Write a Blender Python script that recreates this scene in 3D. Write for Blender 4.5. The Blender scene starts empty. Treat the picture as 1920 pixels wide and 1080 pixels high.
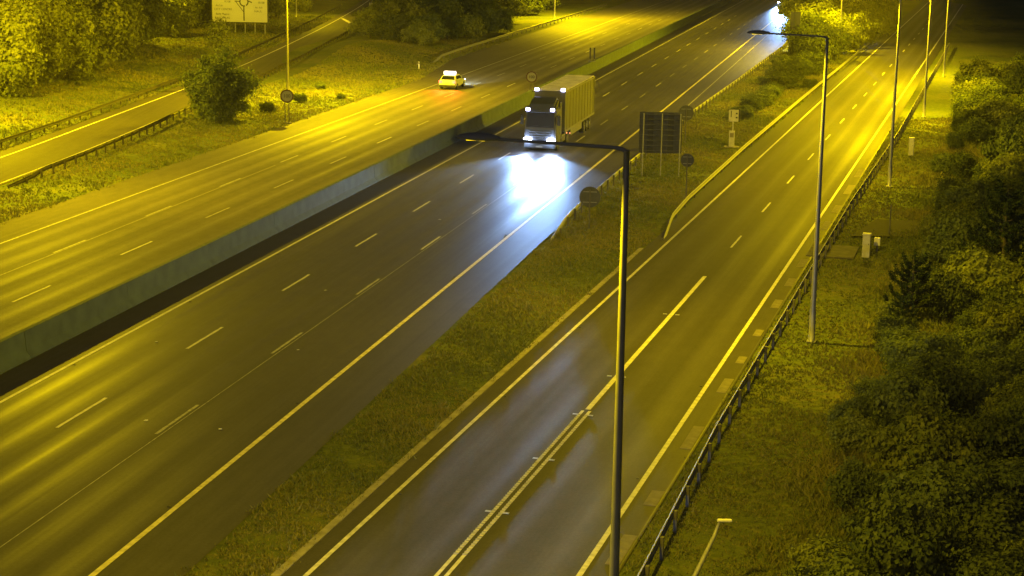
import bpy, bmesh, math, random
import numpy as np
from mathutils import Vector, Matrix
sc = bpy.context.scene
R = math.radians
# ------------------------------------------------------------------ camera
CAM_H = 18.5
cam_d = bpy.data.cameras.new('camera'); cam = bpy.data.objects.new('camera', cam_d)
sc.collection.objects.link(cam); sc.camera = cam
PITCH = math.atan(713 / 3300.0); ROLL = R(0.9)
fw = Vector((0, math.cos(PITCH), -math.sin(PITCH))); rt = Vector((1, 0, 0)); up = rt.cross(fw)
rt2 = rt * math.cos(ROLL) + up * math.sin(ROLL); up2 = up * math.cos(ROLL) - rt * math.sin(ROLL)
mw = Matrix((rt2, up2, -fw)).transposed().to_4x4(); mw.translation = (0, 0, CAM_H)
cam.matrix_world = mw
cam_d.sensor_width = 36; cam_d.lens = 36 * 3300 / 1920.0
cam_d.clip_start = 0.5; cam_d.clip_end = 4000
# ------------------------------------------------------------------ night sky, moon, exposure
W = bpy.data.worlds.new('World'); sc.world = W; W.use_nodes = True
wn = W.node_tree.nodes; bg = wn['Background']
sky = wn.new('ShaderNodeTexSky'); sky.sky_type = 'NISHITA'; sky.sun_disc = False
SUN_EL, SUN_ROT = R(24), R(200)
sky.sun_elevation = SUN_EL; sky.sun_rotation = SUN_ROT; sky.dust_density = 7; sky.ozone_density = .3; sky.air_density = .6
W.node_tree.links.new(sky.outputs[0], bg.inputs[0]); bg.inputs[1].default_value = 0.009
sd = bpy.data.lights.new('moon', 'SUN'); sd.energy = 0.012; sd.angle = R(0.5); sd.color = (1, .95, .88)
so = bpy.data.objects.new('moon', sd); sc.collection.objects.link(so)
so.rotation_euler = (R(90) - SUN_EL, 0, R(180) - SUN_ROT); so.location = (0, -50, 60)
sc.view_settings.view_transform = 'Standard'; sc.view_settings.look = 'None'
sc.view_settings.exposure = 0; sc.view_settings.gamma = 1; sc.view_settings.use_curve_mapping = False
sc.cycles.use_denoising = True
sc.cycles.max_bounces = 5; sc.cycles.diffuse_bounces = 2; sc.cycles.glossy_bounces = 2
sc.cycles.sample_clamp_indirect = 3.0
sc.cycles.use_light_tree = True
SODIUM = (1.0, 0.715, 0.0)
COOL = (0.30, 0.52, 1.0)
C = sc.collection
rnd = random.Random(7); nrg = np.random.default_rng(7)
# ------------------------------------------------------------------ road frames
A1, A2 = R(12.1), R(15.65)          # headings of the motorway and of the slip road
def fr(a, s, t, z=0.0):             # lateral s, along t  ->  world
    return Vector((s * math.cos(a) + t * math.sin(a), -s * math.sin(a) + t * math.cos(a), z))
def m1(s, t, z=0.0): return fr(A1, s, t, z)
def m2(s, t, z=0.0): return fr(A2, s, t, z)
def st1(x, y): return x * math.cos(A1) - y * math.sin(A1), x * math.sin(A1) + y * math.cos(A1)
def st2(x, y): return x * math.cos(A2) - y * math.sin(A2), x * math.sin(A2) + y * math.cos(A2)
# ------------------------------------------------------------------ materials
MT = {}
def mat(name, col, rough=.6, metal=0., spec=.5, vary=0., vscale=3., bump=0., bscale=20., emit=None, estr=0., objvar=0.):
    if name in MT: return MT[name]
    m = bpy.data.materials.new(name); m.use_nodes = True; nt = m.node_tree; n = nt.nodes; l = nt.links
    p = n['Principled BSDF']
    p.inputs['Base Color'].default_value = (*col, 1); p.inputs['Roughness'].default_value = rough
    p.inputs['Metallic'].default_value = metal; p.inputs['Specular IOR Level'].default_value = spec
    src = None
    if vary > 0 or bump > 0:
        tc = n.new('ShaderNodeTexCoord')
    if vary > 0:
        nz = n.new('ShaderNodeTexNoise'); nz.inputs['Scale'].default_value = vscale; nz.inputs['Detail'].default_value = 6
        l.new(tc.outputs['Object'], nz.inputs['Vector'])
        mr = n.new('ShaderNodeMapRange'); mr.inputs[1].default_value = .3; mr.inputs[2].default_value = .7
        mr.inputs[3].default_value = 1 - vary; mr.inputs[4].default_value = 1 + vary
        l.new(nz.outputs['Fac'], mr.inputs[0])
        hs = n.new('ShaderNodeHueSaturation'); hs.inputs['Color'].default_value = (*col, 1)
        l.new(mr.outputs[0], hs.inputs['Value']); l.new(hs.outputs[0], p.inputs['Base Color']); src = hs
        if objvar:
            oi = n.new('ShaderNodeObjectInfo'); m2_ = n.new('ShaderNodeMapRange')
            m2_.inputs[3].default_value = 1 - objvar; m2_.inputs[4].default_value = 1 + objvar
            l.new(oi.outputs['Random'], m2_.inputs[0])
            mu = n.new('ShaderNodeMath'); mu.operation = 'MULTIPLY'
            l.new(mr.outputs[0], mu.inputs[0]); l.new(m2_.outputs[0], mu.inputs[1]); l.new(mu.outputs[0], hs.inputs['Value'])
    if bump > 0:
        b2 = n.new('ShaderNodeTexNoise'); b2.inputs['Scale'].default_value = bscale; b2.inputs['Detail'].default_value = 4
        l.new(tc.outputs['Object'], b2.inputs['Vector'])
        bp = n.new('ShaderNodeBump'); bp.inputs['Strength'].default_value = bump; bp.inputs['Distance'].default_value = .03
        l.new(b2.outputs['Fac'], bp.inputs['Height']); l.new(bp.outputs[0], p.inputs['Normal'])
    if emit:
        p.inputs['Emission Color'].default_value = (*emit, 1); p.inputs['Emission Strength'].default_value = estr
    MT[name] = m; return m

def asphalt(name, base, paths, path_w, gloss_lo, gloss_hi, streak=.35, spec=.5, grit=.10):
    """asphalt in road coordinates: x across, y along. paths = lateral positions of the worn wheel tracks"""
    m = bpy.data.materials.new(name); m.use_nodes = True; nt = m.node_tree; n = nt.nodes; l = nt.links
    p = n['Principled BSDF']; tc = n.new('ShaderNodeTexCoord'); sx = n.new('ShaderNodeSeparateXYZ')
    l.new(tc.outputs['Object'], sx.inputs[0])
    def math_(op, a, b=None, c=None, clamp=False):
        q = n.new('ShaderNodeMath'); q.operation = op; q.use_clamp = clamp
        for i, v in enumerate((a, b, c)):
            if v is None: continue
            if isinstance(v, (int, float)): q.inputs[i].default_value = v
            else: l.new(v, q.inputs[i])
        return q.outputs[0]
    def noise(scale, sxyz, detail=4, rough=.5):
        mp = n.new('ShaderNodeMapping'); mp.inputs['Scale'].default_value = sxyz
        l.new(tc.outputs['Object'], mp.inputs['Vector'])
        z = n.new('ShaderNodeTexNoise'); z.inputs['Scale'].default_value = scale; z.inputs['Detail'].default_value = detail
        z.inputs['Roughness'].default_value = rough
        l.new(mp.outputs[0], z.inputs['Vector']); return z.outputs['Fac']
    wob = math_('MULTIPLY_ADD', noise(1, (.05, .03, 1)), .5, -.25)
    X = math_('ADD', sx.outputs['X'], wob)
    track = None
    for c in paths:                                  # soft bumps at each wheel track
        d = math_('ABSOLUTE', math_('SUBTRACT', X, c))
        g = math_('SUBTRACT', 1.0, math_('DIVIDE', d, path_w), clamp=True)
        g = math_('SMOOTH_MIN', g, 1.0, .4)
        track = g if track is None else math_('MAXIMUM', track, g)
    streaks = noise(1.0, (2.2, .018, 1), 5, .6)
    blotch = noise(.25, (1, .35, 1), 5)
    fine = noise(9.0, (1, 1, 1), 6, .7)
    v = math_('MULTIPLY_ADD', streaks, streak * 2, 1 - streak)
    v = math_('MULTIPLY', v, math_('MULTIPLY_ADD', blotch, .6, .7))
    v = math_('MULTIPLY', v, math_('MULTIPLY_ADD', fine, 1.3, .35))
    v = math_('MULTIPLY', v, math_('MULTIPLY_ADD', noise(1.7, (1, .5, 1), 5, .6), .7, .65))
    if track is not None: v = math_('MULTIPLY', v, math_('MULTIPLY_ADD', track, .35, .9))
    hs = n.new('ShaderNodeHueSaturation'); hs.inputs['Color'].default_value = (*base, 1)
    l.new(v, hs.inputs['Value']); l.new(hs.outputs[0], p.inputs['Base Color'])
    tr = track if track is not None else 0.0
    g = math_('MULTIPLY_ADD', math_('MULTIPLY', tr, math_('MULTIPLY_ADD', streaks, 1.4, .2)), gloss_hi - gloss_lo, gloss_lo)
    g = math_('ADD', g, math_('MULTIPLY_ADD', streaks, -.16, .08)); l.new(g, p.inputs['Roughness'])
    p.inputs['Specular IOR Level'].default_value = spec
    bp = n.new('ShaderNodeBump'); bp.inputs['Strength'].default_value = grit; bp.inputs['Distance'].default_value = .006 if grit < .2 else .013
    l.new(noise(24, (1, 1, 1), 3), bp.inputs['Height']); l.new(bp.outputs[0], p.inputs['Normal'])
    MT[name] = m; return m

def leafmat(name, c1, c2, trans=.3):
    m = bpy.data.materials.new(name); m.use_nodes = True; nt = m.node_tree; n = nt.nodes; l = nt.links
    n.remove(n['Principled BSDF']); out = n['Material Output']
    at = n.new('ShaderNodeAttribute'); at.attribute_name = 'tint'
    oi = n.new('ShaderNodeObjectInfo')
    mx = n.new('ShaderNodeMix'); mx.data_type = 'RGBA'
    mx.inputs[6].default_value = (*c1, 1); mx.inputs[7].default_value = (*c2, 1)
    l.new(at.outputs['Fac'], mx.inputs[0])
    hs = n.new('ShaderNodeHueSaturation'); mr = n.new('ShaderNodeMapRange')
    mr.inputs[3].default_value = .7; mr.inputs[4].default_value = 1.3
    l.new(oi.outputs['Random'], mr.inputs[0]); l.new(mr.outputs[0], hs.inputs['Value']); l.new(mx.outputs[2], hs.inputs['Color'])
    d = n.new('ShaderNodeBsdfDiffuse'); t = n.new('ShaderNodeBsdfTranslucent'); ms = n.new('ShaderNodeMixShader')
    ms.inputs[0].default_value = trans
    l.new(hs.outputs[0], d.inputs[0]); l.new(hs.outputs[0], t.inputs[0])
    l.new(d.outputs[0], ms.inputs[1]); l.new(t.outputs[0], ms.inputs[2]); l.new(ms.outputs[0], out.inputs[0])
    MT[name] = m; return m

def groundmat():
    m = bpy.data.materials.new('verge soil and turf'); m.use_nodes = True; nt = m.node_tree; n = nt.nodes; l = nt.links
    p = n['Principled BSDF']; tc = n.new('ShaderNodeTexCoord')
    def nz(s, d=6):
        q = n.new('ShaderNodeTexNoise'); q.inputs['Scale'].default_value = s; q.inputs['Detail'].default_value = d
        l.new(tc.outputs['Object'], q.inputs['Vector']); return q.outputs['Fac']
    cr = n.new('ShaderNodeValToRGB'); e = cr.color_ramp.elements
    e[0].position = .32; e[0].color = (.040, .058, .014, 1); e[1].position = .70; e[1].color = (.17, .145, .045, 1)
    x = cr.color_ramp.elements.new(.5); x.color = (.095, .11, .026, 1)
    mx = n.new('ShaderNodeMath'); mx.operation = 'MULTIPLY_ADD'; mx.inputs[1].default_value = .55
    l.new(nz(.13, 8), mx.inputs[0])
    m3 = n.new('ShaderNodeMath'); m3.operation = 'MULTIPLY'; m3.inputs[1].default_value = .45
    l.new(nz(2.2, 8), m3.inputs[0]); l.new(m3.outputs[0], mx.inputs[2]); l.new(mx.outputs[0], cr.inputs[0])
    l.new(cr.outputs[0], p.inputs['Base Color']); p.inputs['Roughness'].default_value = .95
    p.inputs['Specular IOR Level'].default_value = .1
    bp = n.new('ShaderNodeBump'); bp.inputs['Strength'].default_value = 1; bp.inputs['Distance'].default_value = .15
    l.new(nz(3.5, 8), bp.inputs['Height']); l.new(bp.outputs[0], p.inputs['Normal'])
    MT['ground'] = m; return m
groundmat()
def lanes(*edges): return [c for a, b in zip(edges, edges[1:]) for c in ((a + b) / 2 - .88, (a + b) / 2 + .88)]
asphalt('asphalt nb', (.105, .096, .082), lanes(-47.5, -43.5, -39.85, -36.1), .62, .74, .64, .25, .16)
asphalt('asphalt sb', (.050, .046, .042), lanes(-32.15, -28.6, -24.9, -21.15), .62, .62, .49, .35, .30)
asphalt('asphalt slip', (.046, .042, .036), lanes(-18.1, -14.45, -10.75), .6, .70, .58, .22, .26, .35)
asphalt('asphalt ramp', (.060, .054, .046), [], .6, .74, .6, .25, .2)
mat('line white', (.50, .48, .42), .6, vary=.3, vscale=4)
mat('line worn', (.30, .29, .26), .65, vary=.5, vscale=5)
mat('line yellow', (.60, .54, .26), .6, vary=.3, vscale=4)
mat('galvanised', (.26, .26, .26), .65, .3, vary=.15, vscale=6)
mat('galvanised dull', (.20, .20, .20), .6, .4, vary=.2, vscale=5)
mat('rail in shade', (.028, .024, .02), .7, .1, vary=.25, vscale=4)  # unlit side of the left rails put into a dark rusty colour
mat('post', (.10, .095, .09), .7, .2, vary=.2, vscale=6)
mat('pole', (.24, .24, .23), .45, .4, vary=.12, vscale=3)
mat('pole dark', (.075, .072, .062), .6, .2, vary=.25, vscale=2)  # darker copy of the pole colour
mat('luminaire', (.16, .165, .165), .6)
mat('concrete', (.062, .088, .068), .85, vary=.22, vscale=1.3, bump=.3, objvar=.07)  # green tint puts the teal cast of the headlights into the colour
mat('concrete light', (.145, .13, .10), .85, vary=.3, vscale=3, bump=.3)
mat('kerb concrete', (.22, .20, .16), .9, vary=.3, vscale=2)
mat('bay concrete', (.075, .07, .055), .95, vary=.4, vscale=2)
mat('post dark', (.03, .026, .022), .8, vary=.2)
mat('drain gravel', (.035, .036, .036), .9, vary=.4, vscale=12, bump=1, bscale=14)
mat('tarmac dark', (.022, .022, .024), .9, spec=.2, vary=.3, vscale=4)
mat('bark', (.05, .042, .032), .9, vary=.3, vscale=5)
mat('sign white', (.55, .55, .53), .5, vary=.05, vscale=2)
mat('sign board', (.36, .36, .34), .6, vary=.06, vscale=.8)
mat('sign black', (.012, .012, .012), .5)
mat('sign red', (.045, .012, .012), .5); mat('sign dull', (.21, .21, .19), .6)
mat('sign back', (.055, .058, .062), .6, .3, vary=.2, vscale=3)
mat('rubber', (.012, .012, .012), .8)
mat('glass dark', (.010, .012, .014), .12, spec=.25)
mat('plastic black', (.018, .018, .018), .6)
mat('truck paint', (.04, .044, .05), .5, vary=.08, vscale=2)
mat('truck trim', (.05, .055, .06), .5)
mat('trailer roof', (.75, .72, .66), .4, vary=.22, vscale=1.2)  # lamp highlight on the roof put into a pale colour
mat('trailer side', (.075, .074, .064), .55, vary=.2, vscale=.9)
mat('trailer frame', (.12, .12, .11), .5, vary=.1)
mat('car silver', (.50, .53, .60), .32, metal=.2, vary=.05)
mat('car dark', (.05, .055, .065), .3)
mat('chrome', (.5, .5, .5), .2, 1.)
mat('cabinet', (.34, .33, .27), .6, vary=.15, vscale=4)
mat('litter', (.65, .65, .68), .7)
mat('stud', (.55, .56, .60), .35, .5)
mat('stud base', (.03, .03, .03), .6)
mat('lens sodium', (1, .8, .3), .4, emit=SODIUM, estr=3)
mat('lens headlight', (1, 1, 1), .2, emit=(.55, .65, 1), estr=120)
mat('lens marker', (1, 1, 1), .2, emit=(.60, .60, 1), estr=9)
mat('lens amber', (1, .3, .1), .3, emit=(1, .35, .2), estr=2.5)
mat('lens tail', (.6, .02, .02), .3, emit=(1, .13, .06), estr=5)
mat('taxi sign lit', (1, 1, 1), .4, emit=(.72, .66, 1), estr=2.6)
leafmat('leaf broad', (.10, .125, .028), (.23, .24, .052), .35)
leafmat('leaf dark', (.060, .084, .034), (.135, .155, .052), .35)
leafmat('leaf needle', (.018, .030, .018), (.040, .055, .026), .1)
leafmat('grass blade', (.095, .115, .026), (.21, .185, .055), .3)
# ------------------------------------------------------------------ mesh helpers
def link(name, me, m=None, parent=None, label=None, cat=None, group=None, kind=None):
    o = bpy.data.objects.new(name, me); C.objects.link(o)
    if m is not None:
        if not me.materials: me.materials.append(MT[m])
    if parent is not None: o.parent = parent
    tag(o, label, cat, group, kind); return o
def tag(o, label=None, cat=None, group=None, kind=None):
    if label: o['label'] = label
    if cat: o['category'] = cat
    if group: o['group'] = group
    if kind: o['kind'] = kind
def thing(name, loc, rz, label, cat, group=None):
    o = bpy.data.objects.new(name, None); C.objects.link(o); o.empty_display_size = .3
    o.location = loc; o.rotation_euler = (0, 0, rz); tag(o, label, cat, group); return o
def bmo(name, bm, m, parent=None, smooth=False, **k):
    me = bpy.data.meshes.new(name); bm.normal_update(); bm.to_mesh(me); bm.free()
    if smooth:
        for f in me.polygons: f.use_smooth = True
    return link(name, me, m, parent, **k)
def bx(bm, c, s, bev=0., seg=1, rot=None):
    r = bmesh.ops.create_cube(bm, size=1)
    vs = r['verts']
    for v in vs: v.co = Vector((v.co.x * s[0], v.co.y * s[1], v.co.z * s[2]))
    if bev > 0:
        es = list({e for v in vs for e in v.link_edges})
        q = bmesh.ops.bevel(bm, geom=es, offset=bev, segments=seg, affect='EDGES', profile=.5)
        vs = list({v for f in q['faces'] for v in f.verts} | {v for v in vs if v.is_valid})
    M = Matrix.Translation(c) @ (rot.to_4x4() if rot else Matrix())
    for v in vs: v.co = M @ v.co
    return vs
def tube(bm, pts, rad, seg=10, cap=True):
    """tube along a polyline; rad = number or list"""
    pts = [Vector(p) for p in pts]; rings = []
    for i, p in enumerate(pts):
        d = (pts[min(i + 1, len(pts) - 1)] - pts[max(i - 1, 0)]).normalized()
        a = Vector((0, 0, 1)) if abs(d.z) < .9 else Vector((1, 0, 0))
        u = d.cross(a).normalized(); w = d.cross(u).normalized()
        r = rad[i] if isinstance(rad, (list, tuple)) else rad
        rings.append([bm.verts.new(p + (u * math.cos(2 * math.pi * k / seg) + w * math.sin(2 * math.pi * k / seg)) * r) for k in range(seg)])
    for a, b in zip(rings, rings[1:]):
        for k in range(seg): bm.faces.new((a[k], a[(k + 1) % seg], b[(k + 1) % seg], b[k]))
    if cap:
        bm.faces.new(rings[0]); bm.faces.new(rings[-1][::-1])
    return rings
def prism(bm, prof, y0, y1, axis='y', closed=True, cap=True):
    """profile of 2D points extruded; axis y: profile (x,z); axis x: profile (y,z)"""
    mk = (lambda a, b, t: (a, t, b)) if axis == 'y' else (lambda a, b, t: (t, a, b))
    A = [bm.verts.new(mk(a, b, y0)) for a, b in prof]; B = [bm.verts.new(mk(a, b, y1)) for a, b in prof]
    n = len(prof)
    for i in range(n if closed else n - 1):
        bm.faces.new((A[i], A[(i + 1) % n], B[(i + 1) % n], B[i]))
    if closed and cap: bm.faces.new(A[::-1]); bm.faces.new(B)
    bmesh.ops.recalc_face_normals(bm, faces=bm.faces)
def sheet(name, pts_l, pts_r, z, m, parent=None, th=0.0, **k):
    """strip between two polylines"""
    bm = bmesh.new()
    a = [bm.verts.new((p[0], p[1], z)) for p in pts_l]; b = [bm.verts.new((p[0], p[1], z)) for p in pts_r]
    for i in range(len(a) - 1): bm.faces.new((a[i], b[i], b[i + 1], a[i + 1]))
    if th:
        r = bmesh.ops.extrude_face_region(bm, geom=list(bm.faces))
        for v in r['geom']:
            if isinstance(v, bmesh.types.BMVert): v.co.z -= th
        bmesh.ops.recalc_face_normals(bm, faces=bm.faces)
    return bmo(name, bm, m, parent, **k)
def interp(tab, t):
    for (a, sa), (b, sb) in zip(tab, tab[1:]):
        if t <= b: return sa + (sb - sa) * max(0, (t - a)) / (b - a)
    return tab[-1][1]
def resample(pl, step):
    pl = [Vector((*p, 0)) if len(p) == 2 else Vector(p) for p in pl]; out = [pl[0].copy()]; acc = 0; need = step
    for a, b in zip(pl, pl[1:]):
        L = (b - a).length; pos = 0
        while pos + need <= L:
            pos += need; out.append(a + (b - a) * (pos / L)); need = step
        need -= L - pos
    return out
def smoothline(pl, n=3):
    pl = [Vector((*p, 0)) for p in pl]
    for _ in range(n):
        q = [pl[0]]
        for a, b in zip(pl, pl[1:]): q += [a * .75 + b * .25, a * .25 + b * .75]
        pl = q + [pl[-1]]
    return pl
def offset(pl, d):
    out = []
    for i, p in enumerate(pl):
        t = (pl[min(i + 1, len(pl) - 1)] - pl[max(i - 1, 0)]).normalized()
        out.append(p + Vector((t.y, -t.x, 0)) * d)
    return out
# ------------------------------------------------------------------ ground
LS = smoothline([(-45.5, 60), (-41.5, 95), (-37.6, 127.7), (-36.0, 148), (-33.6, 178.2), (-31.9, 204.8), (-30.6, 239.3), (-29.4, 288.8), (-29.2, 350.4), (-31, 460), (-36, 600)])   # left edge line of the ramp
def ls_x(y):
    for a, b in zip(LS, LS[1:]):
        if y <= b.y: return a.x + (b.x - a.x) * (y - a.y) / (b.y - a.y) if y > a.y else a.x
    return LS[-1].x
def hgt(x, y):
    z = -.05
    d = ls_x(y) - 3.2 - x
    if d > 0: z += min(d, 60) * .045 + .05 * math.sin(x * .9 + y * .31) * min(1, d / 3)
    z += 1.25 * math.exp(-((x + 19.5) / 5.0) ** 2 - ((y - 226) / 20.0) ** 2)
    s2, t2 = st2(x, y)
    if s2 > -5: z += min(s2 + 5, 40) * .02 + .06 * math.sin(x * 1.3 + y * .7) * min(1, (s2 + 5) / 3)
    return z
xs = sorted(set([-1500, -800, -400, -250, -160, -120] + [x for x in np.arange(-95, 75, 2.5)] + [90, 120, 180, 300, 500, 900, 1500]))
ys = sorted(set([-300, -100, -20, 10] + [y for y in np.arange(25, 345, 2.5)] + [360, 390, 430, 500, 650, 900, 1500, 2600]))
vv = [(x, y, hgt(x, y)) for y in ys for x in xs]; nx = len(xs)
ff = [(j * nx + i, j * nx + i + 1, (j + 1) * nx + i + 1, (j + 1) * nx + i) for j in range(len(ys) - 1) for i in range(nx - 1)]
me = bpy.data.meshes.new('ground'); me.from_pydata(vv, [], ff)
for f in me.polygons: f.use_smooth = True
ground = link('ground', me, 'ground', kind='structure')
# ------------------------------------------------------------------ carriageways (local x across, local y along)
def road(name, a, ltab, rtab, t0, t1, m, z=0.0, step=6):
    ts = list(np.arange(t0, t1, step)) + [t1]
    o = sheet(name, [(interp(ltab, t), t) for t in ts], [(interp(rtab, t), t) for t in ts], z, m, kind='structure')
    o.rotation_euler = (0, 0, -a); return o
NB_L = [(20, -50.6), (186, -50.6), (214, -53.9), (420, -54.2), (700, -54.2)]
SB_R = [(20, -18.55), (97, -18.95), (160, -18.85), (176, -18.0), (194, -17.3), (250, -15.6), (300, -16.2), (330, -18.7), (700, -18.7)]
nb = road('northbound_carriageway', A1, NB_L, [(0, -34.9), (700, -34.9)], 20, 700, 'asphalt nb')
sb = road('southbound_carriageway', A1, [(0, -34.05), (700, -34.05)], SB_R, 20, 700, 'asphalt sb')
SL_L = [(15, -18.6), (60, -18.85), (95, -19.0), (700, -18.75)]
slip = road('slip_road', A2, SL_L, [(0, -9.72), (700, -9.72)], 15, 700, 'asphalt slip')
# ramp on the left
ramp_l = offset(LS, -1.3); ramp_r = offset(LS, 5.0)
ramp = sheet('ramp_road', ramp_l, ramp_r, 0.0, 'asphalt ramp', kind='structure')
Z = .005
def strip(name, parent, s, w, t0, t1, m, step=20):
    ts = list(np.arange(t0, t1, step)) + [t1]
    return sheet(name, [(s - w / 2, t) for t in ts], [(s + w / 2, t) for t in ts], Z, m, parent)
def dashmesh(L, w, m, seed):
    r = random.Random(seed); bm = bmesh.new(); n = 10       # ragged ends, worn edges
    a = []; b = []
    for i in range(n + 1):
        y = L * i / n; e = .012
        a.append(bm.verts.new((-w / 2 + r.uniform(-e, e), y, 0))); b.append(bm.verts.new((w / 2 + r.uniform(-e, e), y, 0)))
    for i in range(n): bm.faces.new((a[i], b[i], b[i + 1], a[i + 1]))
    me = bpy.data.meshes.new('lane_dash'); bm.to_mesh(me); bm.free(); me.materials.append(MT[m]); return me
D4 = [dashmesh(4.1, .13, 'line white', i) for i in range(3)]; D4w = [dashmesh(3.9, .12, 'line worn', 9 + i) for i in range(3)]
def dashes(parent, s, t0, t1, step, meshes, ):
    t = t0; i = 0
    while t < t1:
        o = link('lane_dash', meshes[i % len(meshes)], None, parent); o.location = (s, t, Z); t += step; i += 1
strip('edge_line', nb, -47.5, .16, 25, 600, 'line worn'); strip('edge_line', nb, -36.1, .14, 25, 600, 'line worn')
strip('edge_line', sb, -32.15, .15, 25, 600, 'line white'); strip('edge_line', sb, -21.15, .19, 25, 600, 'line yellow')
strip('edge_line', sb, -19.35, .10, 160, 420, 'line worn')
dashes(nb, -43.55, 49.5, 330, 12, D4w); dashes(nb, -39.9, 50.0, 330, 12, D4w + D4[:1])
dashes(sb, -28.62, 55.9, 330, 12, D4); dashes(sb, -24.9, 56.1, 330, 12, D4w + D4[:1])
# continuous faint joint between the two outer northbound lanes near the camera
strip('worn_line', sb, -24.70, .035, 40, 130, 'line worn')
strip('worn_line', nb, -43.4, .05, 40, 120, 'line worn')
strip('edge_line', slip, -18.1, .15, 20, 500, 'line white'); strip('edge_line', slip, -10.75, .17, 20, 500, 'line white')
dashes(slip, -14.42, 97, 330, 12.6, [dashmesh(3.9, .12, 'line white', 31)])
strip('centre_line', slip, -14.46, .20, 62.5, 88.6, 'line white')
strip('centre_line', slip, -14.60, .12, 24, 62.3, 'line white'); strip('centre_line', slip, -14.33, .12, 24, 62.3, 'line white')
# raised ribs on the double line
bm = bmesh.new()
for s in (-14.60, -14.33):
    for k in range(70):
        t = 46.5 + k * .22
        bx(bm, (s, t, Z + .008), (.14, .06, .014))
o = bmo('line_ribs', bm, 'line worn', slip); o['kind'] = 'stuff'
# joints cut in the line and cats' eyes beside it
studm = bpy.data.meshes.new('road_stud'); bm = bmesh.new()
bx(bm, (0, 0, .012), (.20, .12, .022), .01); bm.to_mesh(studm); bm.free(); studm.materials.append(MT['stud'])
for t in (38.6, 44.4, 50.3, 56.0, 61.7, 67.5, 79.3):
    for d in (-.29, .29):
        o = link('road_stud', studm, None, slip); o.location = (-14.46 + d, t, Z)
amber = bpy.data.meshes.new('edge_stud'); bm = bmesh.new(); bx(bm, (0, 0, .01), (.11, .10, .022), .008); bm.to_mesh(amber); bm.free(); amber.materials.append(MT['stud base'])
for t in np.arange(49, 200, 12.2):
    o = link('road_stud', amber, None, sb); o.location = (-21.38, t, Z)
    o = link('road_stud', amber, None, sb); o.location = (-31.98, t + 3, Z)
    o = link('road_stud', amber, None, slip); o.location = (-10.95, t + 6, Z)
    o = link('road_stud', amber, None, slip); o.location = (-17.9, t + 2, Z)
# ramp markings follow the curve
rl = sheet('edge_line', offset(LS, -.09), offset(LS, .09), Z, 'line white', ramp)
rr = sheet('edge_line', offset(LS, 4.62), offset(LS, 4.78), Z, 'line worn', ramp)
bm = bmesh.new()                                          # painted arrow head far up the ramp
for pts in ([(-29.3, 296.5), (-28.8, 296.5), (-26.4, 286.2), (-26.8, 284.4)], [(-26.8, 284.4), (-26.4, 286.2), (-25.3, 297), (-25.9, 297)]):
    bm.faces.new([bm.verts.new((x, y, Z)) for x, y in pts])
bmo('painted_arrow', bm, 'line white', ramp)
# channel slabs along the slip road's nearside edge
for i, (t, L, w) in enumerate([(48.3, 2.6, .42), (53.2, 1.5, .42), (60.2, 2.9, .40), (67.6, 2.2, .38), (71.9, 1.2, .36), (77.0, 1.3, .36), (83.3, 1.9, .40), (88.6, 2.0, .42), (93.9, 2.3, .42), (106.2, 3.2, .45), (112.5, 3.0, .45), (121, 4.2, .45), (129, 4.0, .45)]):
    bm = bmesh.new(); bx(bm, (0, 0, 0), (w, L, .012), .004)
    o = bmo('channel_slab', bm, 'concrete light', slip); o.location = (-10.05, t, .006)
strip('seam', slip, -9.80, .05, 20, 160, 'stud base')
edge = sheet('edging_strip', [(interp(SL_L, t) - .28, t) for t in range(15, 96, 5)], [(interp(SL_L, t) - .02, t) for t in range(15, 96, 5)], .02, 'kerb concrete', slip, th=.06)
ts = list(range(100, 420, 10))
drain = sheet('drain_channel', [(interp([(100, -18.95), (118, -19.6), (420, -19.6)], t), t) for t in ts], [(-18.6, t) for t in ts], .004, 'drain gravel', kind='structure')
drain.rotation_euler = (0, 0, -A2)
bm = bmesh.new()
for p in [[(19.7, 101.2), (24.5, 101.5), (27, 106.5), (22.4, 107.2)]]:
    bm.faces.new([bm.verts.new((*q, .05)) for q in p])
bmo('access_path', bm, 'tarmac dark', kind='structure')
bm = bmesh.new(); bx(bm, (0, 0, 0), (2.6, 3.6, .1), .02)
o = bmo('maintenance_bay', bm, 'bay concrete', kind='structure'); o.location = (17.9, 96.6, .0); o.rotation_euler = (0, 0, -A2)
# ------------------------------------------------------------------ median barrier in cast sections
bar = thing('median_barrier', m1(-34.48, 60), -A1, 'long grey concrete step barrier dividing the two carriageways', 'barrier')
bm = bmesh.new(); prof = [(-.40, 0), (-.40, .08), (-.20, .33), (-.13, 1.12), (-.11, 1.15), (.11, 1.15), (.13, 1.12), (.20, .33), (.40, .08), (.40, 0)]
prism(bm, prof, .012, 9.988)
secm = bpy.data.meshes.new('barrier_section'); bm.to_mesh(secm); bm.free(); secm.materials.append(MT['concrete'])
for k in range(-4, 40):
    o = link('barrier_section', secm, None, bar); o.location = (rnd.uniform(-.006, .006), k * 10 + 4.6, 0)
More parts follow.
